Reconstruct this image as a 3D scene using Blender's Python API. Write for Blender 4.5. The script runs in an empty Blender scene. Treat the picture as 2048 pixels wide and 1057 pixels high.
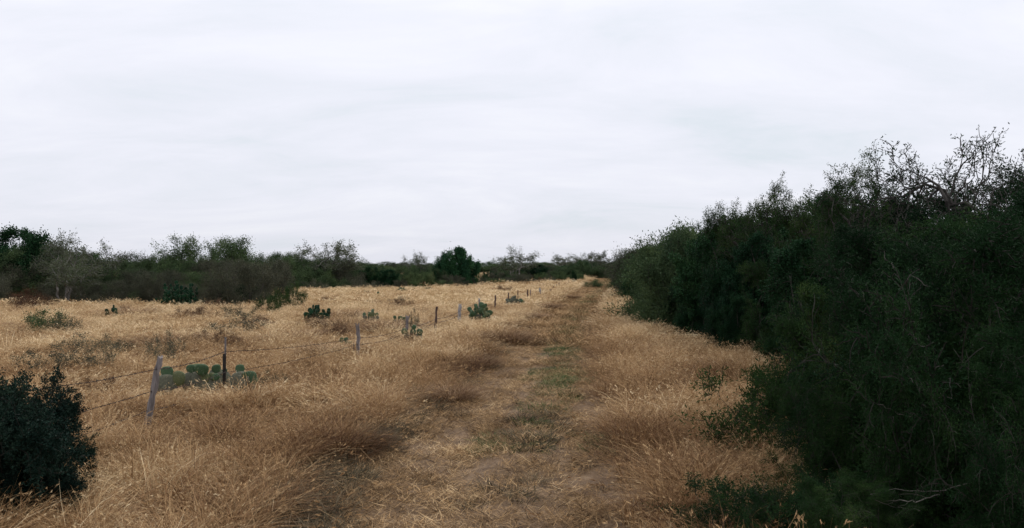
import bpy, math, random
import numpy as np
from mathutils import Vector, Matrix, Euler

C = bpy.context
SC = C.scene
COL = SC.collection
F, CX, HOR, H = 1774.0, 1024.0, 540.0, 2.75     # focal length and horizon in photo pixels, eye height in metres

# ------------------------------------------------------------------ camera
cam = bpy.data.cameras.new('camera'); co = bpy.data.objects.new('camera', cam); COL.objects.link(co)
cam.sensor_width = 36; cam.lens = 36*F/2048; cam.clip_start = .1; cam.clip_end = 4000
co.location = (0, 0, H); co.rotation_euler = (math.radians(90)+math.atan(11.5/F), 0, 0)
SC.camera = co

# ------------------------------------------------------------------ world: thin bright overcast
SUN_EL, SUN_ROT = math.radians(50), math.radians(62)
w = bpy.data.worlds.new('World'); SC.world = w; w.use_nodes = True
nt = w.node_tree; nt.nodes.clear()
def N(t, typ, **kw):
    n = t.nodes.new(typ)
    for k, v in kw.items():
        if k in n.inputs and not hasattr(n, k): n.inputs[k].default_value = v
        else: setattr(n, k, v)
    return n
def math_n(t, op, a, b=None, clamp=False):
    n = t.nodes.new('ShaderNodeMath'); n.operation = op; n.use_clamp = clamp
    for i, v in enumerate((a, b)):
        if v is None: continue
        if isinstance(v, (int, float)): n.inputs[i].default_value = v
        else: t.links.new(v, n.inputs[i])
    return n.outputs[0]
def ramp(t, fac, stops, interp='LINEAR'):
    n = t.nodes.new('ShaderNodeValToRGB'); cr = n.color_ramp; cr.interpolation = interp
    while len(cr.elements) < len(stops): cr.elements.new(.5)
    for e, (p, c) in zip(cr.elements, stops):
        e.position = p; e.color = (c[0], c[1], c[2], 1)
    t.links.new(fac, n.inputs[0]); return n.outputs[0]
def mixc(t, fac, a, b, mode='MIX'):
    n = t.nodes.new('ShaderNodeMix'); n.data_type = 'RGBA'; n.blend_type = mode
    for i, v in ((0, fac), (6, a), (7, b)):
        if isinstance(v, (int, float)): n.inputs[i].default_value = v
        elif isinstance(v, tuple): n.inputs[i].default_value = (*v, 1)
        else: t.links.new(v, n.inputs[i])
    return n.outputs[2]
sky = nt.nodes.new('ShaderNodeTexSky'); sky.sky_type = 'NISHITA'; sky.sun_disc = False
sky.sun_elevation = SUN_EL; sky.sun_rotation = SUN_ROT
bg1 = nt.nodes.new('ShaderNodeBackground'); bg1.inputs[1].default_value = .08
nt.links.new(sky.outputs[0], bg1.inputs[0])
tc = nt.nodes.new('ShaderNodeTexCoord'); sx = nt.nodes.new('ShaderNodeSeparateXYZ')
nt.links.new(tc.outputs['Generated'], sx.inputs[0])
zz = math_n(nt, 'MAXIMUM', sx.outputs[2], 0.0)
den = math_n(nt, 'ADD', zz, .22)
cx_ = nt.nodes.new('ShaderNodeCombineXYZ')
nt.links.new(math_n(nt, 'DIVIDE', sx.outputs[0], den), cx_.inputs[0])
nt.links.new(math_n(nt, 'DIVIDE', sx.outputs[1], den), cx_.inputs[1])
mp = nt.nodes.new('ShaderNodeMapping'); mp.inputs['Rotation'].default_value = (0, 0, math.radians(28)); mp.inputs['Scale'].default_value = (.85, 1.6, 1)
mp.inputs['Location'].default_value = (1.3, .4, 0)
nt.links.new(cx_.outputs[0], mp.inputs[0])
nz = nt.nodes.new('ShaderNodeTexNoise'); nz.inputs['Scale'].default_value = 1.25; nz.inputs['Detail'].default_value = 8; nz.inputs['Roughness'].default_value = .61; nz.inputs['Distortion'].default_value = .45
nt.links.new(mp.outputs[0], nz.inputs['Vector'])
cloud = ramp(nt, nz.outputs[0], [(.30, (.84, .90, .975)), (.42, (.925, .95, 1.04)), (.53, (.975, .988, 1.085)), (.70, (1.05, 1.06, 1.13))])
# brighter towards the zenith, slightly dimmer near the horizon
lift = ramp(nt, zz, [(0, (.82, .82, .825)), (.08, (.90, .90, .90)), (.25, (.97, .97, .965)), (.6, (1.2, 1.2, 1.18)), (1, (1.7, 1.7, 1.65))])
cc = mixc(nt, 1.0, cloud, lift, 'MULTIPLY')
bg2 = nt.nodes.new('ShaderNodeBackground'); bg2.inputs[1].default_value = 1.0
nt.links.new(cc, bg2.inputs[0])
ms = nt.nodes.new('ShaderNodeMixShader'); ms.inputs[0].default_value = .93
nt.links.new(bg1.outputs[0], ms.inputs[1]); nt.links.new(bg2.outputs[0], ms.inputs[2])
wo = nt.nodes.new('ShaderNodeOutputWorld'); nt.links.new(ms.outputs[0], wo.inputs[0])

# ------------------------------------------------------------------ sun behind the cloud
sl = bpy.data.lights.new('sun', 'SUN'); sl.energy = 1.4; sl.angle = math.radians(14); sl.color = (1, .93, .84)
so = bpy.data.objects.new('sun', sl); COL.objects.link(so)
sd = Vector((math.sin(SUN_ROT)*math.cos(SUN_EL), math.cos(SUN_ROT)*math.cos(SUN_EL), math.sin(SUN_EL)))
so.rotation_euler = sd.to_track_quat('Z', 'Y').to_euler(); so.location = (30, 30, 60)

vs = SC.view_settings
SC.display_settings.display_device = 'sRGB'
vs.view_transform = 'Standard'; vs.look = 'None'; vs.gamma = 1; vs.exposure = 0.0; vs.use_curve_mapping = False
SC.render.engine = 'CYCLES'
SC.cycles.max_bounces = 5; SC.cycles.diffuse_bounces = 3; SC.cycles.glossy_bounces = 1; SC.cycles.transmission_bounces = 3
SC.render.resolution_x = 1024; SC.render.resolution_y = 528

# ------------------------------------------------------------------ tagging and placing
def tag(o, label=None, cat=None, group=None, kind=None):
    if label: o['label'] = label
    if cat: o['category'] = cat
    if group: o['group'] = group
    if kind: o['kind'] = kind
    return o
def link(name, me, parent=None):
    o = bpy.data.objects.new(name, me); COL.objects.link(o)
    if parent: o.parent = parent
    return o
def empty(name, loc, rz=0, s=1):
    o = bpy.data.objects.new(name, None); COL.objects.link(o)
    o.empty_display_size = .3; o.location = loc; o.rotation_euler = (0, 0, rz)
    o.scale = (s, s, s) if isinstance(s, (int, float)) else s
    return o
def copy_thing(root, loc, rz, s, label=None, cat=None, group=None):
    r = root.copy(); COL.objects.link(r)
    r.location = loc; r.rotation_euler = (0, 0, rz); r.scale = (s, s, s) if isinstance(s, (int, float)) else s
    for k in ('label', 'category', 'group'):
        if k in r: del r[k]
    tag(r, label, cat, group)
    for ch in root.children:
        c = ch.copy(); COL.objects.link(c); c.parent = r
    return r

# ------------------------------------------------------------------ terrain shape
YS = [-60, 7, 9.43, 11.9, 14.3, 18.8, 23.2, 30.5, 40.6, 61, 97.6, 162.6, 305, 1500]
XL = [-2.3, -2.45, -2.47, -2.57, -2.37, -1.73, -1.23, -.67, .02, 2.27, 6.9, 14.3, 31.0, 170]
XR = [1.3, 1.35, 1.41, 1.66, 1.74, 1.92, 2.3, 2.97, 3.96, 6.15, 10.4, 18.7, 35.0, 174]
ED_Y = [-60, 5, 7.7, 9, 12, 14, 17, 19, 24, 32, 47, 66, 114, 163, 305, 1500]
ED_X = [2.4, 2.3, 2.7, 3.2, 3.9, 5.1, 6.0, 6.5, 6.1, 6.2, 6.9, 8.8, 14.2, 22, 42, 190]
def left(y): return np.interp(y, YS, XL)
def right(y): return np.interp(y, YS, XR)
def edge(y): return np.interp(y, ED_Y, ED_X)
def ctr(y): return (left(y)+right(y))/2
_r = np.random.RandomState(5)
_W = [(_r.uniform(0, 6.28), _r.uniform(0, 6.28)) for _ in range(60)]
def wav(x, y, wl, n=7, k0=0):
    """smooth pseudo-noise in -1..1 with features of about wl metres"""
    v = 0
    for i in range(n):
        a, p = _W[(k0+i) % 60]; f = 6.283/wl*(.7+.6*((i*37+k0*11) % 10)/10)
        v = v+np.sin((x*math.cos(a)+y*math.sin(a))*f+p+1.7*np.sin((x*math.sin(a)-y*math.cos(a))*f*.43+p*2))
    return v/n*1.6
def sstep(a, b, x):
    t = np.clip((np.asarray(x)-a)/(b-a), 0, 1); return t*t*(3-2*t)
def gh(x, y):
    x = np.asarray(x, float); y = np.asarray(y, float)
    s = x-ctr(y)
    near = np.clip(1-y/500, 0, 1)
    z = 1.0*sstep(115, 290, y)+.05*wav(x, y, 9, 6, 3)*near+.12*wav(x, y, 40, 5, 9)*sstep(25, 70, y)*near
    rut = np.exp(-((s+.35)/.36)**2)+np.exp(-((s-1.35)/.33)**2)
    z = z-.12*rut*(y < 400)
    z = z+.08*sstep(1.7, 2.6, np.abs(s))
    fade = np.clip(1-y/60, 0, 1)
    z = z+(.014*wav(x, y, .55, 6, 20)+.010*wav(x, y, .25, 6, 30))*fade
    return z
def atx(px, D): return (px-CX)/F*D
def gpt(px, D, dz=0):
    x = atx(px, D); return (x, D, float(gh(x, D))+dz)
def zat(py, D): return H-(py-HOR)/F*D
def dist(py, g=.42):
    """distance at which the top of the grass (height g) meets photo row py"""
    D = 30.
    for _ in range(30): D = .5*D+.5*F*(H-g-1.0*float(sstep(115, 290, D)))/(py-HOR)
    return D

# ------------------------------------------------------------------ meshes from arrays
def np_mesh(name, V, Q, mat, attr=None, smooth=False, k=4):
    me = bpy.data.meshes.new(name)
    V = np.asarray(V, np.float32).reshape(-1, 3); Q = np.asarray(Q, np.int32).reshape(-1, k)
    me.vertices.add(len(V)); me.vertices.foreach_set('co', V.ravel())
    me.loops.add(Q.size); me.loops.foreach_set('vertex_index', Q.ravel())
    me.polygons.add(len(Q)); me.polygons.foreach_set('loop_start', np.arange(0, Q.size, k, dtype=np.int32))
    me.polygons.foreach_set('loop_total', np.full(len(Q), k, np.int32))
    if attr is not None:
        a = me.attributes.new('v', 'FLOAT', 'FACE'); a.data.foreach_set('value', np.asarray(attr, np.float32))
    me.polygons.foreach_set('use_smooth', np.full(len(Q), smooth))
    me.update(calc_edges=True); me.materials.append(mat)
    return me
def unit(a): return a/np.maximum(np.linalg.norm(a, axis=-1, keepdims=True), 1e-9)
class Soup:
    def __init__(s): s.V = []; s.Q = []; s.A = []; s.n = 0
    def add(s, V, Q, A):
        V = np.asarray(V).reshape(-1, 3); Q = np.asarray(Q).reshape(-1, 4)
        s.V.append(V); s.Q.append(Q+s.n); s.A.append(np.broadcast_to(np.asarray(A, float), (len(Q),)).copy()); s.n += len(V)
    def mesh(s, name, mat, smooth=False):
        return np_mesh(name, np.concatenate(s.V), np.concatenate(s.Q), mat, np.concatenate(s.A), smooth)
def tubes(S, P, R, m=3, a=0.0):
    """P (n,k,3) polylines, R (n,k) radii -> tube quads"""
    n, k, _ = P.shape
    T = unit(np.gradient(P, axis=1))
    ref = np.where(np.abs(T.mean(1, keepdims=True)[..., 2:3]) < .8, np.array([0, 0, 1.]), np.array([1., 0, 0]))
    U = unit(np.cross(T, np.broadcast_to(ref, T.shape))); W = np.cross(T, U)
    th = np.arange(m)*2*np.pi/m
    V = P[:, :, None]+R[:, :, None, None]*(U[:, :, None]*np.cos(th)[None, None, :, None]+W[:, :, None]*np.sin(th)[None, None, :, None])
    idx = np.arange(n*k*m).reshape(n, k, m)
    a0 = idx[:, :-1]; b0 = idx[:, 1:]
    Q = np.stack([a0, np.roll(a0, -1, 2), np.roll(b0, -1, 2), b0], -1)
    S.add(V, Q, a)
def leaves(S, P, D, L, Wd, A, rs):
    """rhombic leaves: base P, direction D, length L, width Wd"""
    n = len(P); D = unit(D)
    sd_ = unit(np.cross(D, rs.normal(size=(n, 3))))
    nrm = np.cross(D, sd_)
    L = L[:, None]; Wd = Wd[:, None]
    V = np.stack([P, P+D*L*.5+sd_*Wd*.5+nrm*L*.08, P+D*L, P+D*L*.5-sd_*Wd*.5+nrm*L*.08], 1)
    S.add(V, np.arange(4*n).reshape(n, 4), A)

# ------------------------------------------------------------------ materials
def mat_new(name):
    m = bpy.data.materials.new(name); m.use_nodes = True; t = m.node_tree; t.nodes.clear()
    out = t.nodes.new('ShaderNodeOutputMaterial'); return m, t, out
def noise(t, scale, detail=3, rough=.5, coord=None, vec=None):
    n = t.nodes.new('ShaderNodeTexNoise'); n.inputs['Scale'].default_value = scale
    n.inputs['Detail'].default_value = detail; n.inputs['Roughness'].default_value = rough
    if vec is not None: t.links.new(vec, n.inputs['Vector'])
    return n.outputs[0]
def pos(t): return t.nodes.new('ShaderNodeNewGeometry').outputs['Position']
def foliage_mat(name, stops, trans=.25, wn=.35, rough=.6, instancer=False, spec=.04):
    m, t, out = mat_new(name)
    at = t.nodes.new('ShaderNodeAttribute'); at.attribute_name = 'v'
    fac = math_n(t, 'MULTIPLY', at.outputs['Fac'], 1-wn)
    nz_ = noise(t, .55 if not instancer else .35, 3, .6, vec=pos(t))
    nn = t.nodes.new('ShaderNodeMapRange'); nn.inputs[1].default_value = .32; nn.inputs[2].default_value = .68
    t.links.new(nz_, nn.inputs[0])
    fac = math_n(t, 'ADD', fac, math_n(t, 'MULTIPLY', nn.outputs[0], wn))
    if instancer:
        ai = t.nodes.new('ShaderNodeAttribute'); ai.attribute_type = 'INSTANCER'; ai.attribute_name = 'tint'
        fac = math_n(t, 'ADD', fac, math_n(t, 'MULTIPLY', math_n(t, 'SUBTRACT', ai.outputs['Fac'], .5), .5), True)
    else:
        oi = t.nodes.new('ShaderNodeObjectInfo')
        fac = math_n(t, 'ADD', fac, math_n(t, 'MULTIPLY', math_n(t, 'SUBTRACT', oi.outputs['Random'], .5), .5), True)
    c = ramp(t, fac, stops)
    df = t.nodes.new('ShaderNodeBsdfPrincipled'); df.inputs['Roughness'].default_value = rough
    df.inputs['Specular IOR Level'].default_value = spec
    t.links.new(c, df.inputs['Base Color'])
    if trans > 0:
        tr = t.nodes.new('ShaderNodeBsdfTranslucent'); t.links.new(c, tr.inputs[0])
        mx = t.nodes.new('ShaderNodeMixShader'); mx.inputs[0].default_value = trans
        t.links.new(df.outputs[0], mx.inputs[1]); t.links.new(tr.outputs[0], mx.inputs[2]); t.links.new(mx.outputs[0], out.inputs[0])
    else: t.links.new(df.outputs[0], out.inputs[0])
    return m
def simple_mat(name, stops, scale=8, rough=.85, stretch=None, bump=.3, metal=0):
    m, t, out = mat_new(name)
    tcn = t.nodes.new('ShaderNodeTexCoord'); v = tcn.outputs['Object']
    if stretch:
        mpn = t.nodes.new('ShaderNodeMapping'); mpn.inputs['Scale'].default_value = stretch
        t.links.new(v, mpn.inputs[0]); v = mpn.outputs[0]
    nz_ = noise(t, scale, 5, .65, vec=v)
    p = t.nodes.new('ShaderNodeBsdfPrincipled'); p.inputs['Roughness'].default_value = rough; p.inputs['Metallic'].default_value = metal
    p.inputs['Specular IOR Level'].default_value = .3
    t.links.new(ramp(t, nz_, stops), p.inputs['Base Color'])
    b = t.nodes.new('ShaderNodeBump'); b.inputs['Strength'].default_value = bump; b.inputs['Distance'].default_value = .02
    t.links.new(nz_, b.inputs['Height']); t.links.new(b.outputs[0], p.inputs['Normal'])
    t.links.new(p.outputs[0], out.inputs[0]); return m

M = {}
M['straw'] = foliage_mat('straw', [(0, (.078, .038, .019)), (.25, (.22, .121, .056)), (.5, (.41, .262, .130)), (.75, (.555, .400, .222)), (1, (.85, .70, .46))], .16, .34, .55, True)
M['litter'] = foliage_mat('litter', [(0, (.045, .028, .016)), (.35, (.20, .122, .060)), (.7, (.44, .285, .142)), (1, (.70, .52, .30))], .12, .3, .7, True)
M['weed'] = foliage_mat('weed', [(0, (.022, .02, .013)), (.4, (.06, .052, .032)), (.75, (.12, .10, .062)), (1, (.26, .2, .13))], .2, .3, .6, True)
M['greengrass'] = foliage_mat('greengrass', [(0, (.03, .05, .015)), (.4, (.075, .095, .038)), (.75, (.14, .16, .07)), (1, (.25, .25, .10))], .25, .3, .6, True)
M['mesq'] = foliage_mat('mesquite_leaf', [(0, (.004, .014, .006)), (.4, (.011, .031, .011)), (.75, (.027, .056, .016)), (1, (.062, .092, .028))], .22, .4)
M['dense'] = foliage_mat('evergreen_leaf', [(0, (.005, .019, .010)), (.4, (.011, .035, .015)), (.8, (.022, .058, .021)), (1, (.042, .088, .030))], .15, .35, .5)
M['round'] = foliage_mat('glossy_leaf', [(0, (.008, .03, .016)), (.4, (.018, .055, .026)), (.8, (.034, .092, .036)), (1, (.06, .13, .05))], .15, .3, .5)
M['dark'] = foliage_mat('blackbrush_leaf', [(0, (.004, .012, .010)), (.5, (.009, .022, .016)), (1, (.024, .042, .026))], .1, .3, .5)
M['grey'] = foliage_mat('brush_leaf', [(0, (.028, .034, .022)), (.5, (.060, .064, .042)), (1, (.11, .112, .074))], .15, .4)
M['palegreen'] = foliage_mat('feathery_leaf', [(0, (.035, .045, .028)), (.5, (.065, .080, .045)), (1, (.12, .14, .08))], .2, .35)
M['brown'] = foliage_mat('dead_leaf', [(0, (.05, .025, .015)), (.5, (.11, .06, .035)), (1, (.2, .125, .075))], .15, .3)
M['clump'] = foliage_mat('rusty_dry_grass', [(0, (.045, .024, .014)), (.35, (.14, .078, .042)), (.7, (.28, .175, .098)), (1, (.50, .36, .22))], .2, .2, .6)
M['farleaf'] = foliage_mat('far_leaf', [(0, (.022, .042, .021)), (.4, (.046, .074, .033)), (.75, (.075, .112, .045)), (1, (.12, .15, .065))], .2, .45)
M['bark'] = simple_mat('bark', [(.3, (.022, .020, .017)), (.55, (.045, .040, .035)), (.75, (.085, .076, .067))], 14, .9, (1, 1, .25))
M['twig'] = simple_mat('dark_twigs', [(.3, (.012, .012, .009)), (.6, (.028, .025, .020)), (.8, (.055, .05, .043))], 9, .9)
M['bark_grey'] = simple_mat('grey_bark', [(.3, (.08, .075, .068)), (.55, (.15, .14, .13)), (.75, (.24, .225, .205))], 14, .9, (1, 1, .25))
M['pale'] = simple_mat('pale_dead_wood', [(.3, (.05, .045, .038)), (.55, (.11, .10, .085)), (.8, (.2, .185, .16))], 9, .85)
M['post'] = simple_mat('weathered_wood', [(.3, (.06, .05, .048)), (.5, (.16, .14, .135)), (.72, (.30, .27, .26))], 11, .9, (2.2, 2.2, .22), .6)
M['postbrown'] = simple_mat('brown_wood', [(.3, (.05, .03, .024)), (.55, (.11, .07, .055)), (.8, (.19, .13, .105))], 11, .9, (2.2, 2.2, .22), .6)
M['postpale'] = simple_mat('bleached_wood', [(.3, (.13, .12, .115)), (.5, (.26, .245, .24)), (.72, (.42, .4, .38))], 11, .9, (2.2, 2.2, .22), .6)
M['steel'] = simple_mat('dark_steel', [(.3, (.012, .011, .011)), (.6, (.03, .024, .02)), (.8, (.09, .045, .028))], 18, .6, None, .2, .3)
M['galv'] = simple_mat('worn_steel', [(.3, (.10, .09, .09)), (.6, (.2, .18, .175)), (.8, (.16, .08, .05))], 18, .6, None, .2, .3)
M['wire'] = simple_mat('rusty_wire', [(.3, (.018, .013, .011)), (.7, (.05, .032, .025))], 30, .7, None, .1, .3)
M['pad'] = simple_mat('cactus_pad', [(.3, (.028, .060, .030)), (.55, (.045, .088, .040)), (.8, (.085, .12, .06))], 6, .6, None, .25)
M['padold'] = simple_mat('old_cactus_pad', [(.3, (.05, .055, .038)), (.55, (.085, .088, .06)), (.8, (.14, .13, .09))], 9, .8, None, .3)
M['spine'] = simple_mat('cactus_spine', [(.3, (.35, .3, .22)), (.7, (.5, .45, .35))], 9, .6)
M['bird'] = simple_mat('feathers', [(.3, (.015, .015, .016)), (.7, (.04, .038, .036))], 9, .7)

def ground_mat(name, track):
    m, t, out = mat_new(name)
    P = pos(t)
    n1 = noise(t, 2.2, 8, .7, vec=P); n2 = noise(t, .33, 4, .55, vec=P); n3 = noise(t, 22, 4, .7, vec=P)
    if track:
        c = ramp(t, n1, [(.28, (.085, .058, .042)), (.46, (.125, .082, .051)), (.6, (.19, .128, .080)), (.75, (.275, .195, .125))])
    else:
        c = ramp(t, n1, [(.3, (.07, .045, .028)), (.5, (.16, .105, .063)), (.7, (.28, .19, .11))])
    c = mixc(t, math_n(t, 'MULTIPLY', math_n(t, 'SUBTRACT', n2, .45, True), 1.6, True), c, (.12, .085, .06))
    c = mixc(t, math_n(t, 'MULTIPLY', math_n(t, 'SUBTRACT', n3, .5, True), 2.2, True), c, (.36, .27, .18))
    p = t.nodes.new('ShaderNodeBsdfPrincipled'); p.inputs['Roughness'].default_value = .95; p.inputs['Specular IOR Level'].default_value = .1
    t.links.new(c, p.inputs['Base Color'])
    b = t.nodes.new('ShaderNodeBump'); b.inputs['Strength'].default_value = .8; b.inputs['Distance'].default_value = .04
    t.links.new(math_n(t, 'ADD', n1, math_n(t, 'MULTIPLY', n3, .5)), b.inputs['Height']); t.links.new(b.outputs[0], p.inputs['Normal'])
    t.links.new(p.outputs[0], out.inputs[0]); return m
M['ground'] = ground_mat('soil', False); M['track'] = ground_mat('track_soil', True)

# ------------------------------------------------------------------ ground and track
def sheet(name, s_arr, y_arr, mat, dz):
    S_, Y_ = np.meshgrid(s_arr, y_arr)
    X_ = S_+ctr(Y_); Z_ = gh(X_, Y_)+dz
    V = np.stack([X_, Y_, Z_], -1).reshape(-1, 3)
    a, b = len(y_arr), len(s_arr); idx = np.arange(a*b).reshape(a, b)
    Q = np.stack([idx[:-1, :-1], idx[:-1, 1:], idx[1:, 1:], idx[1:, :-1]], -1)
    me = np_mesh(name, V, Q, mat, None, True)
    return tag(link(name, me), kind='structure')
yv = np.concatenate([np.linspace(-60, 3, 14)[:-1], np.arange(3, 30, .14), 30*np.power(1500/30, np.linspace(0, 1, 170))])
sv = np.concatenate([[-1500, -900, -500, -300, -200, -140, -100], np.linspace(-80, -5, 60), np.arange(-4.8, 4.81, .16), np.linspace(5, 80, 60), [100, 140, 200, 300, 500, 900, 1500]])
sv = sv[(sv > -950) & (sv < 950)]; yv = yv[yv < 950]
sheet('ground', sv, yv, M['ground'], 0)
yt = np.concatenate([np.linspace(-60, 3, 14)[:-1], np.arange(3, 30, .09), 30*np.power(420/30, np.linspace(0, 1, 200))])
sheet('dirt_track', np.linspace(-1.75, 1.75, 44), yt, M['track'], .012)

# ------------------------------------------------------------------ grass tufts (shapes scattered by geometry nodes)
def ribbons(S, base, az, lean, droop, L, wd, A, rs, seg=3):
    n = len(base); t = np.linspace(0, 1, seg+1)[None, :]
    hx = L[:, None]*(lean[:, None]*t+droop[:, None]*t**2.2)
    hz = L[:, None]*(t*np.sqrt(np.clip(1-lean[:, None]**2, .02, 1))-droop[:, None]*.55*t**2.6)
    P = np.stack([base[:, 0:1]+hx*np.cos(az)[:, None], base[:, 1:2]+hx*np.sin(az)[:, None], base[:, 2:3]+hz], -1)
    P += rs.normal(size=P.shape)*.012*L[:, None, None]*t[..., None]
    sb = rs.normal(size=n)*.34*L; P[..., 0] += -np.sin(az)[:, None]*sb[:, None]*t**2; P[..., 1] += np.cos(az)[:, None]*sb[:, None]*t**2
    tw = az+rs.uniform(.6, 2.5, n)
    s_ = np.stack([np.cos(tw), np.sin(tw), rs.uniform(-.3, .3, n)], -1)[:, None]*wd[:, None, None]*(1-.8*t[..., None]**1.5)*.5
    V = np.stack([P-s_, P+s_], 2)      # n,seg+1,2,3
    idx = np.arange(n*(seg+1)*2).reshape(n, seg+1, 2)
    Q = np.stack([idx[:, :-1, 0], idx[:, :-1, 1], idx[:, 1:, 1], idx[:, 1:, 0]], -1)
    S.add(V, Q, np.repeat(A, seg))
    return P
def grass_tuft(name, seed, mat, n, rad, hmin, hmax, wd, heads=.4, droop=(.1, .55), lean=(.05, .5), hs=1.0, v=(.2, .7), hv=(.65, 1.0)):
    rs = np.random.RandomState(seed); S = Soup()
    r = rad*np.sqrt(rs.rand(n)); a = rs.rand(n)*6.283
    base = np.stack([r*np.cos(a), r*np.sin(a), np.full(n, -.03)], -1)
    az = a+rs.normal(size=n)*1.0; L = rs.uniform(hmin, hmax, n)
    P = ribbons(S, base, az, rs.uniform(*lean, n), rs.uniform(*droop, n), L, wd*rs.uniform(.6, 1.4, n), rs.uniform(*v, n), rs)
    k = rs.rand(n) < heads; k &= L > (hmin+.35*(hmax-hmin))
    Pt = P[k]; m = len(Pt)
    if m:
        d = unit(Pt[:, -1]-Pt[:, -2])
        for j in range(4):
            off = d*(-.05*hs*rs.rand(m)[:, None])
            leaves(S, Pt[:, -1]+off, d+rs.normal(size=(m, 3))*.28, np.full(m, .055*hs)*rs.uniform(.6, 1.4, m), np.full(m, .011*hs)*rs.uniform(.6, 1.4, m), rs.uniform(*hv, m), rs)
    return bpy.data.objects.new(name, S.mesh(name, mat))
def mat_patch(name, seed, mat, n, rad, lmin, lmax, wd, up=.25, v=(0, .9)):
    rs = np.random.RandomState(seed); S = Soup()
    r = rad*np.sqrt(rs.rand(n)); a = rs.rand(n)*6.283
    base = np.stack([r*np.cos(a), r*np.sin(a), rs.uniform(0, .025, n)], -1)
    az = rs.normal(size=n)*.9+rs.randint(0, 2, n)*3.14159+.3; L = rs.uniform(lmin, lmax, n)
    ribbons(S, base, az, rs.uniform(1-up, .995, n), rs.uniform(-.1, .25, n)*up, L, wd*rs.uniform(.6, 1.4, n), rs.uniform(*v, n), rs, 3)
    return bpy.data.objects.new(name, S.mesh(name, mat))
def proto_col(name, obs):
    c = bpy.data.collections.new(name)
    for o in obs: c.objects.link(o)
    return c
def scatter(name, coll, x, y, idx, rot, scl, tint, kind='stuff', dz=0.0):
    n = len(x); z = gh(x, y)+dz
    me = bpy.data.meshes.new(name); me.vertices.add(n)
    me.vertices.foreach_set('co', np.stack([x, y, z], -1).astype(np.float32).ravel())
    for nm, ty, arr, key in (('rot', 'FLOAT_VECTOR', rot, 'vector'), ('scl', 'FLOAT_VECTOR', scl, 'vector'), ('idx', 'INT', idx, 'value'), ('tint', 'FLOAT', tint, 'value')):
        a = me.attributes.new(nm, ty, 'POINT')
        a.data.foreach_set(key, np.asarray(arr, np.int32 if ty == 'INT' else np.float32).ravel())
    o = link(name, me)
    g = bpy.data.node_groups.new(name+'_scatter', 'GeometryNodeTree')
    g.interface.new_socket('Geometry', in_out='INPUT', socket_type='NodeSocketGeometry')
    g.interface.new_socket('Geometry', in_out='OUTPUT', socket_type='NodeSocketGeometry')
    gi = g.nodes.new('NodeGroupInput'); go = g.nodes.new('NodeGroupOutput')
    ci = g.nodes.new('GeometryNodeCollectionInfo'); ci.inputs['Collection'].default_value = coll
    ci.inputs['Separate Children'].default_value = True; ci.inputs['Reset Children'].default_value = True
    ip = g.nodes.new('GeometryNodeInstanceOnPoints'); ip.inputs['Pick Instance'].default_value = True
    def att(nm, ty):
        a = g.nodes.new('GeometryNodeInputNamedAttribute'); a.data_type = ty; a.inputs['Name'].default_value = nm
        return a.outputs['Attribute']
    g.links.new(gi.outputs[0], ip.inputs['Points']); g.links.new(ci.outputs[0], ip.inputs['Instance'])
    g.links.new(att('idx', 'INT'), ip.inputs['Instance Index'])
    g.links.new(att('rot', 'FLOAT_VECTOR'), ip.inputs['Rotation']); g.links.new(att('scl', 'FLOAT_VECTOR'), ip.inputs['Scale'])
    g.links.new(ip.outputs[0], go.inputs[0])
    md = o.modifiers.new('scatter', 'NODES'); md.node_group = g
    return tag(o, kind=kind)
def field_points(rs, bands, pad=7):
    X, Y, B = [], [], []
    for i, (y0, y1, dens) in enumerate(bands):
        hw = .60*y1+pad; area = 2*hw*(y1-y0); n = int(area*dens)
        x = rs.uniform(-hw, hw, n); y = rs.uniform(y0, y1, n)
        k = np.abs(x) < .60*y+pad
        X.append(x[k]); Y.append(y[k]); B.append(np.full(k.sum(), i))
    return np.concatenate(X), np.concatenate(Y), np.concatenate(B)
CLEAR = [(346, 18.2, 1.0), (402, 18.8, 1.0), (438, 19.4, .8), (490, 18.4, .8), (634, 42.5, 2.0), (742, 43, 1.6), (826, 31.5, 1.4), (961, 44, 2.0), (1030, 61, 2.2), (226, 46, 1.6), (358, 60, 3.5), (735, 90, 2.5), (757, 88, 2), (803, 105, 3), (827, 105, 2), (856, 120, 3), (800, 42, 1.2), (690, 28, 1.), (4, 80, 3), (300, 14, .5), (92, 36, 1.2), (330, 25, 1.2)]
rs = np.random.RandomState(11)
gt = [grass_tuft('dry_grass_tuft_a%d' % i, 20+i, M['straw'], 175, .25, .18, .68, .0068, .3, droop=(.2, 1.15), hs=.62, hv=(.6, .92), v=(-.1, .85)) for i in range(4)]
gt += [grass_tuft('dry_grass_tuft_b%d' % i, 30+i, M['straw'], 130, .28, .2, .66, .011, .38, droop=(.2, 1.05), hs=1.1, v=(-.1, .95)) for i in range(3)]
gt += [grass_tuft('dry_grass_tuft_c%d' % i, 40+i, M['straw'], 90, .34, .25, .62, .018, .5, hs=2.3, v=(0, .9)) for i in range(3)]
gt += [grass_tuft('dry_grass_tuft_d%d' % i, 50+i, M['straw'], 110, .2, .45, .95, .005, .3, droop=(.3, .9), lean=(.3, .8), v=(0, .4), hv=(.3, .8)) for i in range(2)]
GC = proto_col('dry_grass_tufts', gt)
bands = [(3, 14, 13), (14, 30, 9), (30, 60, 5), (60, 120, 2.4), (120, 330, .55)]
x, y, b = field_points(rs, bands)
lx, rx, ex = left(y), right(y), edge(y)
wob = sstep(120, 20, y)*.28*wav(x, y, 1.5, 6, 12)+.12*wav(x, y, .6, 5, 40)
mg = .45*sstep(28, 60, y)+.5*sstep(60, 130, y)
keep = ((x < lx+wob-mg) | (x > rx-wob*.7+mg)) & (x < ex+np.where(y < 9.5, .2, 2.5))
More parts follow.
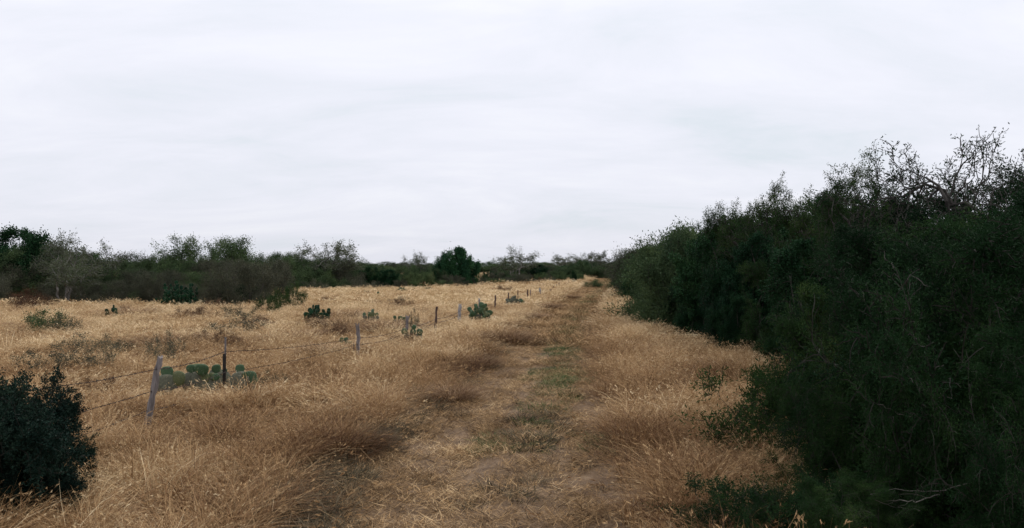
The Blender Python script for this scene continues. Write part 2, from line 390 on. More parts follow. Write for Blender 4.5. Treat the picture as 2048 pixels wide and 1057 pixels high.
lowf = wav(x, y, 3.2, 7, 7)*.5+wav(x, y, 1.1, 6, 33)*.35*sstep(60, 25, y)+wav(x, y, 6, 7, 21)*.45*sstep(18, 36, y)
keep &= rs.rand(len(x)) < np.clip(.82+.8*lowf, .28, 1)
x, y, b, lowf = x[keep], y[keep], b[keep], lowf[keep]
n = len(x)
idx = np.where(b == 0, rs.randint(0, 4, n), np.where(b == 1, rs.randint(0, 7, n), np.where(b == 2, 4+rs.randint(0, 3, n), 7+rs.randint(0, 3, n))))
ed_ = np.minimum(np.abs(x-left(y)), np.abs(x-right(y))) < .45
red = ((wav(x, y, 2.4, 6, 50) > .75) | ed_) & (y < 40); idx = np.where(red & (rs.rand(n) < .65), 10+rs.randint(0, 2, n), idx)
bs = np.array([1.0, 1.05, 1.15, 1.5, 2.3])[b]
hz = (.84+.38*lowf+.22*wav(x, y, .8, 6, 41)*(y < 30))*rs.uniform(.8, 1.2, n)
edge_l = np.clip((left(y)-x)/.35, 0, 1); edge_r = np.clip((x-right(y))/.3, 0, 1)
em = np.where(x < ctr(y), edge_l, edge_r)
hz *= 1.0+.12*np.exp(-np.minimum(np.abs(x-left(y)), np.abs(x-right(y)))/.4)
for cp, cd, cr in CLEAR:
    q = np.exp(-(((x-atx(cp, cd))/cr)**2+((y-cd)/(cr*1.3))**2)); hz *= 1-.5*q
scl = np.stack([bs*rs.uniform(.85, 1.25, n), bs*rs.uniform(.85, 1.25, n), hz*np.where(b >= 3, .95, 1)], -1)
rot = np.stack([rs.normal(size=n)*.14, rs.normal(size=n)*.14, rs.rand(n)*6.283], -1)
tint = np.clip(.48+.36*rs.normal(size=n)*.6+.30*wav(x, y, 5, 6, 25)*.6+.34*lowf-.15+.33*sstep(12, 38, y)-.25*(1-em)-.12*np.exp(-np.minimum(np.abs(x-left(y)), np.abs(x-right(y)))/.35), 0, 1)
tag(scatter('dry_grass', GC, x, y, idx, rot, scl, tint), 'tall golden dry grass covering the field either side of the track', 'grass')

# flattened straw, low weeds and green grass on the track
lt = [mat_patch('straw_patch_%d' % i, 60+i, M['litter'], 170, .42, .04, .20, .0065, .10, v=(-.15, 1.05)) for i in range(4)]
lt += [mat_patch('straw_patch_far_%d' % i, 66+i, M['litter'], 90, .5, .08, .35, .016, .25) for i in range(2)]
LC = proto_col('straw_patches', lt)
def strip_points(rs, segs, s0, s1):
    X, Y, B = [], [], []
    for i, (y0, y1, d) in enumerate(segs):
        n = int((y1-y0)*(s1-s0)*d); y = rs.uniform(y0, y1, n); X.append(ctr(y)+rs.uniform(s0, s1, n)); Y.append(y); B.append(np.full(n, i))
    return np.concatenate(X), np.concatenate(Y), np.concatenate(B)
def green_mask(x, y):
    s = x-ctr(y); c0 = np.interp(y, [13, 20, 30, 60, 150], [.7, .7, .62, .5, .4])
    g = np.exp(-((s-c0)/np.interp(y, [14, 25, 60], [.3, .42, .6]))**2)*(.62+.6*wav(x, y, 1.6, 6, 37))*np.interp(y, [13, 17, 22, 200], [.3, .7, 1, .9])
    return np.clip(g+.7*np.exp(-((s-1.5)/.25)**2)*(wav(x, y, 2.2, 6, 2) > .55)*(y > 15), 0, 1)*(y > 13)
x, y, b = strip_points(rs, [(3, 16, 17), (16, 32, 13), (32, 80, 7), (80, 260, 2.6)], -2.5, 2.4)
s = x-ctr(y); cov = .75+.6*wav(x, y, 1.3, 6, 14)
cov -= .35*np.exp(-((s-1.35)/.3)**2)*(y > 15)
cov = cov*(1-.75*green_mask(x, y))-.5*np.exp(-((s+1.95)/.3)**2)
k = rs.rand(len(x)) < cov; x, y, b, s = x[k], y[k], b[k], s[k]; n = len(x)
idx = np.where(b <= 1, rs.randint(0, 4, n), 4+rs.randint(0, 2, n))
sc = np.array([1, 1.1, 1.5, 2.6])[b]*rs.uniform(.7, 1.2, n)
tint = np.clip(.36+.25*rs.normal(size=n)+.28*wav(x, y, 2.2, 6, 44)+.24*np.exp(-((s+.45)/.42)**2)-.14*np.exp(-((s-.45)/.28)**2)*sstep(26, 16, y)-.10*np.exp(-((s-1.35)/.3)**2)+.08*sstep(25, 60, y), 0, 1)
tag(scatter('straw_litter', LC, x, y, idx, np.stack([rs.normal(size=n)*.05, rs.normal(size=n)*.05, rs.normal(size=n)*.5+rs.randint(0, 2, n)*3.14], -1), np.stack([sc, sc, rs.uniform(.6, 1.5, n)], -1), tint, dz=.014), 'flattened brown straw lying on the mown track', 'straw')
st = [grass_tuft('stubble_tuft_%d' % i, 70+i, M['litter'], 80, .16, .04, .15, .006, .15, droop=(.2, .7), lean=(.2, .9), v=(0, .8)) for i in range(3)]
SCo = proto_col('stubble_tufts', st)
x, y, b = strip_points(rs, [(3, 16, 8), (16, 32, 6), (32, 80, 2.5), (80, 220, .6)], -2.6, 2.3)
s = x-ctr(y); dens = .03+.15*np.exp(-((s+1.75)/.55)**2)+.18*np.exp(-((s-.5)/.3)**2)+.25*(s > 1.65)+.12*(wav(x, y, 1.7, 6, 5) > .5)
k = rs.rand(len(x)) < dens; x, y, b, s = x[k], y[k], b[k], s[k]; n = len(x)
sc = np.array([1, 1.1, 1.5, 2.4])[b]*rs.uniform(.7, 1.5, n)
tag(scatter('grass_stubble', SCo, x, y, rs.randint(0, 3, n), np.stack([rs.normal(size=n)*.15, rs.normal(size=n)*.15, rs.rand(n)*6.28], -1), np.stack([sc, sc, sc*rs.uniform(.6, 1.3, n)], -1), np.clip(.28+.2*rs.normal(size=n)+.2*wav(x, y, 2, 6, 9), 0, 1), dz=.01), 'short cut brown grass stubble along the track', 'grass stubble')
wt = [grass_tuft('low_weed_tuft_%d' % i, 80+i, M['weed'], 130, .22, .06, .27, .010, 0, droop=(.1, .6), lean=(.3, .95), v=(0, 1)) for i in range(3)]
WC = proto_col('low_weed_tufts', wt)
x, y, b = strip_points(rs, [(3, 16, 22), (16, 32, 13), (32, 80, 2.5)], -2.9, -.9)
s = x-ctr(y)
k = rs.rand(len(x)) < np.clip(.65*np.exp(-((s+1.9)/.45)**2)+.8*(wav(x, y, 1.6, 6, 17) > .3)*np.exp(-((s+1.85)/.6)**2), 0, 1)
x, y = x[k], y[k]
x2, y2, _ = strip_points(rs, [(3, 19, 9)], .1, 1.1); k = rs.rand(len(x2)) < .6*(wav(x2, y2, .7, 6, 27) > .4); x = np.concatenate([x, x2[k]]); y = np.concatenate([y, y2[k]]); n = len(x)
sc = rs.uniform(.7, 1.4, n)
tag(scatter('low_weeds', WC, x, y, rs.randint(0, 3, n), np.stack([np.zeros(n), np.zeros(n), rs.rand(n)*6.28], -1), np.stack([sc, sc, sc], -1), rs.rand(n), dz=.01), 'low grey green weeds on the left verge of the track', 'weeds')
gg = [grass_tuft('green_grass_tuft_%d' % i, 90+i, M['greengrass'], 120, .2, .04, .15, .008, 0, droop=(.1, .5), lean=(.2, .95), v=(0, .9)) for i in range(3)]
GG = proto_col('green_grass_tufts', gg)
x, y, b = strip_points(rs, [(13, 32, 24), (32, 70, 15), (70, 220, 5)], -.6, 1.75)
g = green_mask(x, y)
k = rs.rand(len(x)) < g; x, y, b = x[k], y[k], b[k]
ex_ = [(1222, 890, .16, 26), (1118, 745, .22, 40), (1128, 760, .2, 30), (1180, 748, .18, 18), (1070, 755, .2, 14), (1000, 890, .2, 14), (1130, 705, .35, 30)]
for px, py, r, c in ex_:
    D = F*H/(py-HOR); x = np.concatenate([x, atx(px, D)+rs.normal(size=c)*r]); y = np.concatenate([y, D+rs.normal(size=c)*r*2])
n = len(x); sc = np.where(y < 32, 1.25, np.where(y < 70, 1.7, 2.9))*rs.uniform(.6, 1.3, n)
tag(scatter('green_grass', GG, x, y, rs.randint(0, 3, n), np.stack([np.zeros(n), np.zeros(n), rs.rand(n)*6.28], -1), np.stack([sc, sc, sc*rs.uniform(.5, 1.1, n)], -1), np.clip(rs.rand(n), 0, 1), dz=.01), 'short green grass growing between the wheel ruts', 'green grass')

# ------------------------------------------------------------------ trees and shrubs
def rot_about(v, ax, a):
    return v*math.cos(a)+np.cross(ax, v)*math.sin(a)+ax*np.dot(ax, v)*(1-math.cos(a))
def skeleton(seed, n0, nch, lens, lean, gnarl, up, ang, k=5, r0=.07, start=.25):
    rs = np.random.RandomState(seed); levels = [[] for _ in range(len(nch)+1)]
    def grow(p, d, L, r, lv, anc=None):
        if lv == 2: anc = p
        pts = [p]; q = d.copy()
        for i in range(k-1):
            q = q+rs.normal(size=3)*gnarl+np.array([0, 0, up[min(lv, len(up)-1)]]); q /= np.linalg.norm(q)
            pts.append(pts[-1]+q*L/(k-1))
        P = np.array(pts); r1 = r*.4; levels[lv].append((P, np.linspace(r, r1, k), p if anc is None else anc))
        if lv < len(nch):
            for c in range(nch[lv]):
                t = start+(1-start)*(c+rs.rand())/nch[lv] if c < nch[lv]-1 else 1.0
                f = t*(k-1); i = min(int(f), k-2); f -= i
                b0 = P[i]*(1-f)+P[i+1]*f; dd = unit(P[i+1]-P[i])
                ax = unit(np.cross(dd, rs.normal(size=3)))
                nd = rot_about(dd, ax, rs.uniform(*ang)*(.35 if t == 1.0 else 1))
                grow(b0, nd, L*lens[lv]*rs.uniform(.65, 1.25), max(r*(1-.5*t)*.62, .004), lv+1, anc)
    for i in range(n0):
        a = 6.283*(i+rs.rand()*.7)/n0; le = rs.uniform(*lean)
        d = unit(np.array([math.cos(a)*le, math.sin(a)*le, 1.0]))
        grow(np.array([math.cos(a)*.06*n0, math.sin(a)*.06*n0, -.1]), d, 1.0, r0*rs.uniform(.7, 1.1), 0)
    return levels
def tree(name, seed, Ht, spread, leafmat, barkmat, n0=3, nch=(5, 5, 5, 4), lens=(.75, .65, .55, .5), lean=(.3, .9), gnarl=.22, up=(.02, .02, .0), ang=(.5, 1.2),
         lpt=10, ll=.06, lw=.014, r0=.05, jit=.06, droop=0.0, start=.25, twig_r=.003, vr=(0, 1), soft=.22, twigmat=None, lift=0):
    """builds an Empty with children trunk and crown; kept out of the picture until placed"""
    lv = skeleton(seed, n0, nch, lens, lean, gnarl, up, ang, r0=r0, start=start)
    rs = np.random.RandomState(seed+1)
    base1 = np.concatenate([P for P, _, _ in lv[1]]); z1 = base1[:, 2].max(); r1 = np.percentile(np.hypot(base1[:, 0], base1[:, 1]), 97)
    sc = np.array([1/r1, 1/r1, 1/z1]); ph = rs.rand(6)*6.28
    def env(P):                 # limbs drawn in towards a lobed, uneven dome
        q = (P-np.array([0, 0, .35]))/np.array([1, 1, .65]); r_ = np.linalg.norm(q, axis=-1)
        az = np.arctan2(q[..., 1], q[..., 0]); el = q[..., 2]/np.maximum(r_, 1e-6)
        lob = 1+soft*(.4*np.sin(3*az+ph[0]+2*el)+.3*np.sin(5*az+ph[1]-4*el)+.3*np.sin(7*el+ph[2]+2*az))
        a_ = .55*lob; b_ = .35*lob
        r2 = np.where(r_ > a_, a_+b_*np.tanh((r_-a_)/b_), r_); q = q*(r2/np.maximum(r_, 1e-6))[..., None]
        return q*np.array([1, 1, .65])+np.array([0, 0, .35])
    PP = []
    for i, L in enumerate(lv):
        P = np.stack([p for p, _, _ in L])*sc
        if i < 2: P = env(P)
        else:
            an = np.stack([c_ for _, _, c_ in L])*sc; P = an[:, None]+(P-an[:, None])*.62+(env(an)-an)[:, None]
        PP.append(P)
    tp = PP[-1].reshape(-1, 3); zt = np.percentile(tp[:, 2], 99.0 if soft < .29 else 99.8); rt = np.percentile(np.hypot(tp[:, 0], tp[:, 1]), 97)
    fs = np.array([spread/rt, spread/rt, Ht/zt]); rsc = Ht/1.7
    PP = [P*fs for P in PP]
    for P in (PP[1:] if soft < .29 else []): P[..., 2] = np.where(P[..., 2] > .74*Ht, .74*Ht+.26*Ht*np.tanh((P[..., 2]-.74*Ht)/(.26*Ht)), P[..., 2])
    for P in PP[1:]: P[..., 2] = np.where(P[..., 2] < .05, .05+(P[..., 2]-.05)*.15, P[..., 2])
    St, Sc = Soup(), Soup()
    if lift:
        for P in PP: P[..., 2] += lift
        for q in range(n0):
            k_ = np.linspace(0, 1, 6)[:, None]; b0 = PP[0][q, 0]; g0 = np.array([b0[0]*.6, b0[1]*.6, -.1]); L_ = g0*(1-k_)+b0*k_; L_[1:-1] += rs.normal(size=(4, 3))*.06
            tubes(St, L_[None], np.linspace(r0*rsc*1.5, r0*rsc, 6)[None], 7, 0)
    for i, L in enumerate(lv):
        P = PP[i]; R = np.stack([r for _, r, _ in L])*rsc
        if i == len(lv)-1: tw = P
        if i >= len(lv)-2: R = np.minimum(R, .02); R = np.maximum(R, twig_r)
        tubes(St if i < 2 else Sc, P, R, 7 if i == 0 else (5 if i == 1 else 3), 0)
    P0 = tw[:, :-1].reshape(-1, 3); P1 = tw[:, 1:].reshape(-1, 3); m = len(P0)
    n = int(len(tw)*lpt)
    i = rs.randint(0, m, n); f = rs.rand(n)[:, None]; base = P0[i]*(1-f)+P1[i]*f+rs.normal(size=(n, 3))*jit
    d = unit(P1[i]-P0[i])*.5+rs.normal(size=(n, 3))*.8+np.array([0, 0, .25-droop])
    cl = rs.rand(len(tw))[i//(tw.shape[1]-1)]
    anc = np.stack([c_ for _, _, c_ in lv[-1]]); ca = np.modf(np.abs(np.sin(anc.sum(1)*91.7))*43.7)[0][i//(tw.shape[1]-1)]
    Sl = Soup()
    leaves(Sl, base, d, ll*rs.uniform(.6, 1.4, n), lw*rs.uniform(.6, 1.4, n), np.clip(vr[0]+(vr[1]-vr[0])*(.45*ca+.25*cl+.30*rs.rand(n)), 0, 1), rs)
    root = empty(name, (0, 0, -500))
    link('trunk', St.mesh('trunk', barkmat), root)
    me = Sl.mesh('crown', leafmat)
    if Sc.n:
        Vc = np.concatenate(Sc.V); Qc = np.concatenate(Sc.Q); Vl = np.concatenate(Sl.V); Ql = np.concatenate(Sl.Q)
        bpy.data.meshes.remove(me)
        me = np_mesh('crown', np.concatenate([Vl, Vc]), np.concatenate([Ql, Qc+len(Vl)]), leafmat, np.concatenate([np.concatenate(Sl.A), np.full(len(Qc), .5)]))
        me.materials.append(twigmat or M['twig'])
        me.polygons.foreach_set('material_index', np.concatenate([np.zeros(len(Ql), np.int32), np.ones(len(Qc), np.int32)]))
    link('crown', me, root)
    return root

T = {}
# near kinds
T['mesq'] = [tree('mesquite_tree', 101+i, 5.0, 3.3, M['mesq'], M['bark'], 6, (5, 5, 6, 5), lean=(.4, 1.9), up=(.0, -.02, -.02), gnarl=.26, lpt=34, ll=.08, lw=.022, jit=.07, r0=.05, start=.15) for i in range(2)]
T['airy'] = [tree('mesquite_tree', 121+i, 2.7, 2.0, M['mesq'], M['bark'], 3, (6, 6, 6, 5), lean=(.7, 1.9), gnarl=.34, ang=(.5, 1.3), up=(.0, -.02, -.02), lpt=11, ll=.055, lw=.020, jit=.05, r0=.055, lift=2.5, start=.3, twig_r=.0035, soft=.3, twigmat=M['bark']) for i in range(2)]
T['gnarl'] = [tree('gnarled_mesquite_tree', 133, 2.8, 2.3, M['mesq'], M['bark'], 3, (7, 6, 6, 5), lens=(.8, .7, .6, .5), lean=(.4, 1.2), gnarl=.38, ang=(.5, 1.35), up=(.0, -.02, -.03), lpt=8, ll=.055, lw=.018, jit=.04, r0=.095, lift=2.2, start=.3, twig_r=.005, soft=.3, twigmat=M['bark'])]
T['sprig'] = [tree('feathery_shrub', 136, 1.0, .75, M['mesq'], M['bark'], 8, (5, 5, 4), lens=(.75, .6, .5), lean=(.2, 1.1), gnarl=.2, lpt=14, ll=.045, lw=.012, jit=.03, r0=.012, start=.15, twig_r=.0018, soft=.4, vr=(.2, 1))]
T['dense'] = [tree('evergreen_brush_tree', 141+i, 4.4, 2.3, M['dense'], M['bark'], 6, (6, 5, 5, 5), lean=(.3, 1.8), up=(0, -.02, -.02), gnarl=.2, lpt=30, ll=.065, lw=.045, jit=.07, r0=.04, start=.08) for i in range(2)]
T['huis'] = [tree('huisache_shrub', 161+i, 3.1, 2.3, M['mesq'], M['bark'], 7, (6, 6, 6, 5), lean=(.3, 1.5), gnarl=.2, lpt=34, ll=.05, lw=.012, jit=.055, r0=.022, droop=.25, start=.08, up=(.0, -.03, -.05), vr=(.0, .8), twig_r=.0022) for i in range(2)]
T['black'] = [tree('blackbrush_shrub', 181, 1.6, 1.35, M['dark'], M['twig'], 9, (6, 6, 6, 5), lean=(.2, 1.4), gnarl=.2, lpt=26, ll=.036, lw=.018, jit=.022, r0=.025, start=.05, twig_r=.002, soft=.6)]
T['far'] = [tree('scrub_tree', 201+i, 4.8, 3.8, M['farleaf'], M['twig'], 7, (6, 5, 5), lens=(.75, .65, .55), up=(0, -.02, -.02), lean=(.4, 2.0), gnarl=.26, lpt=48, ll=.15, lw=.05, jit=.2, r0=.035, start=.08, twig_r=.006) for i in range(4)]
T['fargrey'] = [tree('grey_brush_tree', 221+i, 4.0, 3.2, M['grey'], M['bark'], 9, (5, 5, 5), lens=(.75, .65, .55), up=(0, -.02, -.02), lean=(.3, 1.9), gnarl=.22, lpt=30, ll=.14, lw=.035, jit=.18, r0=.03, start=.08, twig_r=.008, twigmat=M['bark']) for i in range(3)]
T['farairy'] = [tree('sparse_mesquite_tree', 241+i, 3.3, 3.0, M['palegreen'], M['bark_grey'], 4, (6, 5, 5), lens=(.75, .65, .6), up=(0, -.01, 0), lean=(.3, 1.5), gnarl=.3, lpt=9, ll=.15, lw=.06, jit=.12, r0=.035, lift=2.2, start=.2, twig_r=.007, soft=.3, twigmat=M['bark_grey']) for i in range(3)]
T['fardense'] = [tree('dense_evergreen_tree', 261+i, 5.5, 3.2, M['dense'], M['bark'], 7, (6, 5, 5), lens=(.7, .6, .5), up=(0, -.02, -.02), lean=(.3, 1.9), gnarl=.18, lpt=55, ll=.17, lw=.10, jit=.2, r0=.04, start=.08) for i in range(2)]
T['round'] = [tree('round_evergreen_tree', 271, 5.0, 3.4, M['round'], M['bark'], 7, (6, 5, 5, 4), lens=(.7, .6, .5, .5), up=(0, -.02, -.02, 0), lean=(.3, 1.9), gnarl=.18, lpt=16, ll=.20, lw=.11, jit=.16, r0=.04, start=.08, soft=.10)]
T['shrub'] = [tree('low_shrub', 281+i, 1.0, .8, M['farleaf'], M['bark'], 7, (5, 5, 4), lens=(.7, .6, .5), lean=(.2, 1.2), gnarl=.25, lpt=7, ll=.06, lw=.022, jit=.06, r0=.02, start=.15, twig_r=.002, vr=(.4, 1), soft=.35) for i in range(2)]
T['brown'] = [tree('dead_bush', 291+i, .8, .7, M['brown'], M['bark'], 9, (5, 5, 4), lens=(.7, .6, .5), lean=(.2, 1.3), gnarl=.25, lpt=8, ll=.05, lw=.012, jit=.05, r0=.02, start=.1, twig_r=.002, soft=.35) for i in range(2)]
def mound(seed):
    rs = np.random.RandomState(seed); S = Soup(); n = 1500
    r = .42*np.sqrt(rs.rand(n)); a = rs.rand(n)*6.283; L = rs.uniform(.35, .8, n)*(1-.5*r)
    ribbons(S, np.stack([r*np.cos(a), r*np.sin(a), np.full(n, -.03)], -1), a+rs.normal(size=n)*.5, rs.uniform(.1, .6, n), rs.uniform(.3, .9, n), L, .008*rs.uniform(.6, 1.4, n), rs.rand(n)**1.3, rs, 4)
    root = empty('dry_grass_clump', (0, 0, -500)); link('grass_blades', S.mesh('grass_blades', M['clump']), root); return root
T['wisp'] = [tree('wispy_shrub', 311, 1.0, .8, M['grey'], M['bark_grey'], 8, (5, 4, 3), lens=(.7, .6, .5), lean=(.2, 1.2), gnarl=.25, lpt=6, ll=.05, lw=.018, jit=.05, r0=.014, start=.25, twig_r=.002, vr=(.3, 1), soft=.35)]
T['mound'] = [mound(301), mound(302)]
PROTOS = [r for v in T.values() for r in v]; rr = random.Random(3)
HT = {'mesq': 5.0, 'airy': 5.2, 'round': 5.0, 'gnarl': 5.2, 'sprig': 1.0, 'dense': 4.4, 'huis': 3.1, 'black': 1.6, 'far': 4.8, 'fargrey': 4.0, 'farairy': 5.5, 'fardense': 5.5, 'shrub': 1.0, 'brown': .8, 'wisp': 1.0, 'mound': .55}
def put(kind, px, D, height, label, cat='tree', group=None, wid=1.0, i=None, x=None, rz=None):
    pr = T[kind][rr.randrange(len(T[kind])) if i is None else i]
    s = height/HT[kind]; xx = atx(px, D) if x is None else x
    return copy_thing(pr, (xx, D, float(gh(xx, D))-.03), rr.uniform(0, 6.28) if rz is None else rz, (s*wid, s*wid, s), label, cat, group)

# --- left scrub line: front row follows the far edge of the grass
fx = [-300, 0, 120, 300, 480, 600, 800, 900, 1000, 1140]
fD = [58, 66, 70, 70, 74, 112, 122, 132, 150, 178]
tx = [-300, 0, 45, 100, 150, 200, 300, 380, 420, 480, 560, 620, 690, 720, 800, 850, 915, 970, 1060, 1140]
ty = [475, 468, 462, 482, 474, 488, 494, 494, 482, 496, 492, 492, 502, 512, 516, 516, 528, 530, 531, 531]
def band_h(px, D, jit=0): return max(2.2, (HOR-6-np.interp(px, tx, ty))/F*D+H-float(gh(atx(px, D), D))-jit)*.95
lab = {'far': 'rounded olive green scrub tree in the mass of brush beyond the left field', 'fargrey': 'grey brown twiggy brush tree in the mass of brush beyond the left field', 'fardense': 'dark evergreen scrub tree in the mass of brush beyond the left field'}
px = -330.
while px < 1150:
    D0 = float(np.interp(px, fx, fD)); step = 3.6/D0*F
    for row, (dd, hf) in enumerate(((2.2, .72), (7, .86), (14, .94), (24, .96))):
        if row in (0, 3) and rr.random() < .28: continue
        p = px+rr.uniform(-.5, .5)*step; D = D0+dd+rr.uniform(-1.6, 2.0)
        kind = rr.choices(['far', 'fargrey', 'fardense'], [5, 4 if row < 2 else 1.5, .8])[0]
        h = band_h(p, D)*hf*rr.uniform(.82, 1.02)
        put(kind, p, D, h, lab[kind], 'tree', {'far': 'scrub trees beyond the left field', 'fargrey': 'grey brush trees beyond the left field', 'fardense': 'evergreen scrub trees beyond the left field'}[kind], rr.uniform(.9, 1.25))
    px += step
def top(py, D, px): return (HOR-py)/F*D+H-float(gh(atx(px, D), D))
put('fardense', 38, 73, top(459, 73, 38), 'dark green dense tree rising at the left end of the scrub line')
put('farairy', 148, 70, top(466, 70, 148), 'pale feathery mesquite next to the dark tree at the left end of the scrub line', wid=1.0)
put('farairy', 128, 64, top(500, 64, 128), 'mesquite with low spreading dark branches at the edge of the grass on the left', wid=1.25)
put('far', 422, 84, top(474, 84, 422), 'bright green rounded crown standing above the middle of the left scrub line', i=1)
put('farairy', 645, 122, top(480, 122, 645), 'thin pale tree with open twiggy crown above the scrub near the middle left', wid=1.5)
put('farairy', 830, 140, top(505, 140, 830), 'low open crowned tree just left of the dark round tree', wid=1.0)
put('round', 914, 140, top(496, 140, 912), 'round dark green tree standing alone above the scrub near the centre', wid=.8)
put('farairy', 1030, 165, top(493, 165, 1030), 'sparse tree with scattered leaves against the sky right of the dark round tree', i=1, wid=1.5)
put('farairy', 1128, 240, top(508, 240, 1128), 'wide open crowned tree on the skyline left of the end of the track', i=0, wid=1.7)
put('farairy', 1192, 250, top(502, 250, 1192), 'grey open crowned tree on the skyline at the end of the track', i=2, wid=1.6)
put('farairy', 1165, 262, top(506, 262, 1165), 'thin pale tree between the two open crowns on the skyline', i=1)
put('fargrey', 470, 63, 3.4, 'grey leafless brush standing forward of the scrub line beside the pale grass gap', wid=1.0)
put('fargrey', 520, 68, 3.3, 'grey twiggy bush just right of the forward grey brush', wid=.9)
put('fargrey', 330, 66, 2.6, 'grey dead brush behind the big prickly pear')
# scrub closing the view at the end of the track
gfar = 'dark scrub trees closing the far end of the field'
for q in range(46):
    p = 1000+rr.uniform(0, 420); D = rr.uniform(205, 300) if p > 1150 else rr.uniform(182, 260)
    k = rr.choices(['far', 'fardense', 'fargrey'], [4, 2, 1])[0]
    if abs(atx(p, D)-ctr(D)) < 4 and D < 270: D = rr.uniform(275, 300)
    put(k, p, D, max(2.4, top(529 if p < 1160 else 522, D, p))*rr.uniform(.85, 1.02), 'dark scrub tree in the low belt closing the far end of the field', 'tree', gfar, rr.uniform(1.1, 1.6))
for q in range(70):
    p = -400+q*38+rr.uniform(-15, 15); D = rr.uniform(300, 420)
    put('far', p, D, rr.uniform(4.2, 5.2), 'dark scrub tree in the low belt closing the far end of the field', 'tree', gfar, 2.6)
put('dense', 1148, 165, 2.3, 'narrow almost black bush standing at the far end of the fence', 'bush', wid=.45)
put('far', 1212, 225, 2.0, 'small green bush at the far end of the track', 'bush', wid=1.1)

# --- right thicket along the track
glab = {'mesq': ('feathery green mesquite in the dense thicket right of the track', 'mesquites of the right thicket'), 'dense': ('dark leafy evergreen bush in the dense thicket right of the track', 'evergreens of the right thicket'),
        'airy': ('open twiggy mesquite top rising out of the thicket right of the track', 'open topped mesquites of the right thicket'), 'far': ('distant rounded scrub tree where the right thicket narrows along the track', 'distant trees of the right thicket')}
topx = [1225, 1250, 1280, 1300, 1340, 1380, 1420, 1470, 1520, 1580, 1640, 1700, 1760, 1860, 1950, 2048, 2300, 3000]
topy = [522, 517, 505, 492, 475, 455, 434, 410, 394, 402, 392, 392, 400, 425, 440, 440, 440, 440]
y_ = 14.5
while y_ < 215:
    rows = 4 if y_ < 60 else 3
    stp = 2.3+y_*.022
    for row in range(rows):
        off = 2.6+row*2.9*(1+y_*.006)+rr.uniform(-.5, .5); Dq = y_+rr.uniform(-.9, .9)
        xq = float(edge(Dq))+off*(1 if y_ < 90 else 1.2); pq = CX+xq/Dq*F
        if pq > 2500: continue
        hq = (HOR-np.interp(pq, topx, topy))/F*Dq+H-.1
        hq = np.clip(hq, 3.4, 6.0)*rr.uniform(.78, 1.03)
        if 40 < y_ <= 75 and rr.random() < .25: kk = 'far'
        elif y_ > 75: kk = rr.choices(['far', 'fardense', 'fargrey'], [5, 2, 1])[0]
        elif row == 0: kk = rr.choices(['mesq', 'dense'], [2, 3])[0]; hq *= .85
        else: kk = rr.choices(['mesq', 'dense'], [4, 1.5])[0]
        gl = glab['far' if y_ > 75 or kk == 'far' else kk]
        put(kk, 0, Dq, hq, gl[0], 'tree', gl[1], rr.uniform(.9, 1.15), x=xq)
        if row == 0 and y_ < 75:      # skirt that brings the leaves down to the grass
            put('dense', 0, Dq-.3, rr.uniform(1.5, 2.4), 'low dark bush at the foot of the right thicket', 'bush', 'low bushes at the foot of the right thicket', 1.15, x=float(edge(Dq))+rr.uniform(1.2, 1.8))
    y_ += stp
for pq, pyq, Dq, wq, lb in ((1520, 374, 31, .9, 'open twiggy crown at the first high hump of the thicket skyline'), (1675, 345, 25, .85, 'thin open crown standing above the middle of the thicket skyline'),
                       (1790, 310, 21, .9, 'tall open mesquite just left of the tallest crown'), (1420, 418, 42, .9, 'small open crown on the falling skyline of the thicket')):
    put('airy', pq, Dq, (HOR-pyq)/F*Dq+H, lb, 'tree', None, wq)
put('gnarl', 2010, 16.5, (HOR-252)/F*16.5+H, 'tallest mesquite with gnarled bare looking branches against the sky at the right edge', 'tree', None, 1.2, i=0, rz=.6)
put('airy', 2130, 18, 5.6, 'tall mesquite partly outside the right edge behind the tallest one', 'tree', None, 1.0, i=1)

# --- near right bushes
hl = [(1790, 11.8, 2.7, 1.0, 'feathery dark bush filling the lower right in front of the thicket'), (1930, 11.2, 3.2, 1.0, 'taller feathery bush behind the bare branches at the lower right'),
      (2080, 9.6, 3.3, .95, 'feathery bush cut by the right edge of the picture'), (1900, 8.7, 2.2, .85, 'low dark bush with pale bare branches in the lower right corner'),
      (1730, 9.6, 1.7, .85, 'low feathery bush leaning over the dry grass at the lower right'), (2200, 13, 3.8, 1.1, 'dark bush just past the right edge of the picture'),
      (1790, 13.8, 2.4, .7, 'feathery bush between the grass and the dark gap in the thicket'), (2050, 13.4, 3.7, 1.0, 'tall dark bush under the tallest mesquite'), (1880, 14.2, 3.4, 1.0, 'dark bush just left of the foot of the tallest mesquite'),
      (2080, 7.6, 1.9, .8, 'low dark bush in the bottom right corner')]
for pq, Dq, hq, wq, lb in hl: bb = put('huis', pq, Dq, hq, lb, 'bush', None, wq)
put('sprig', 1565, 12.4, 1.5, 'small feathery shrub with green tips standing in the dry grass', 'bush', None, 1.0)
put('sprig', 1490, 8.6, .75, 'small dark green shrub in the grass at the bottom right', 'bush', None, 1.3)
put('sprig', 1610, 8.3, .85, 'low dark green shrub beside the right bushes at the bottom', 'bush', None, 1.1)
put('huis', 1700, 7.8, .9, 'low shrub under the right bushes at the bottom edge', 'bush', None, 1.2)

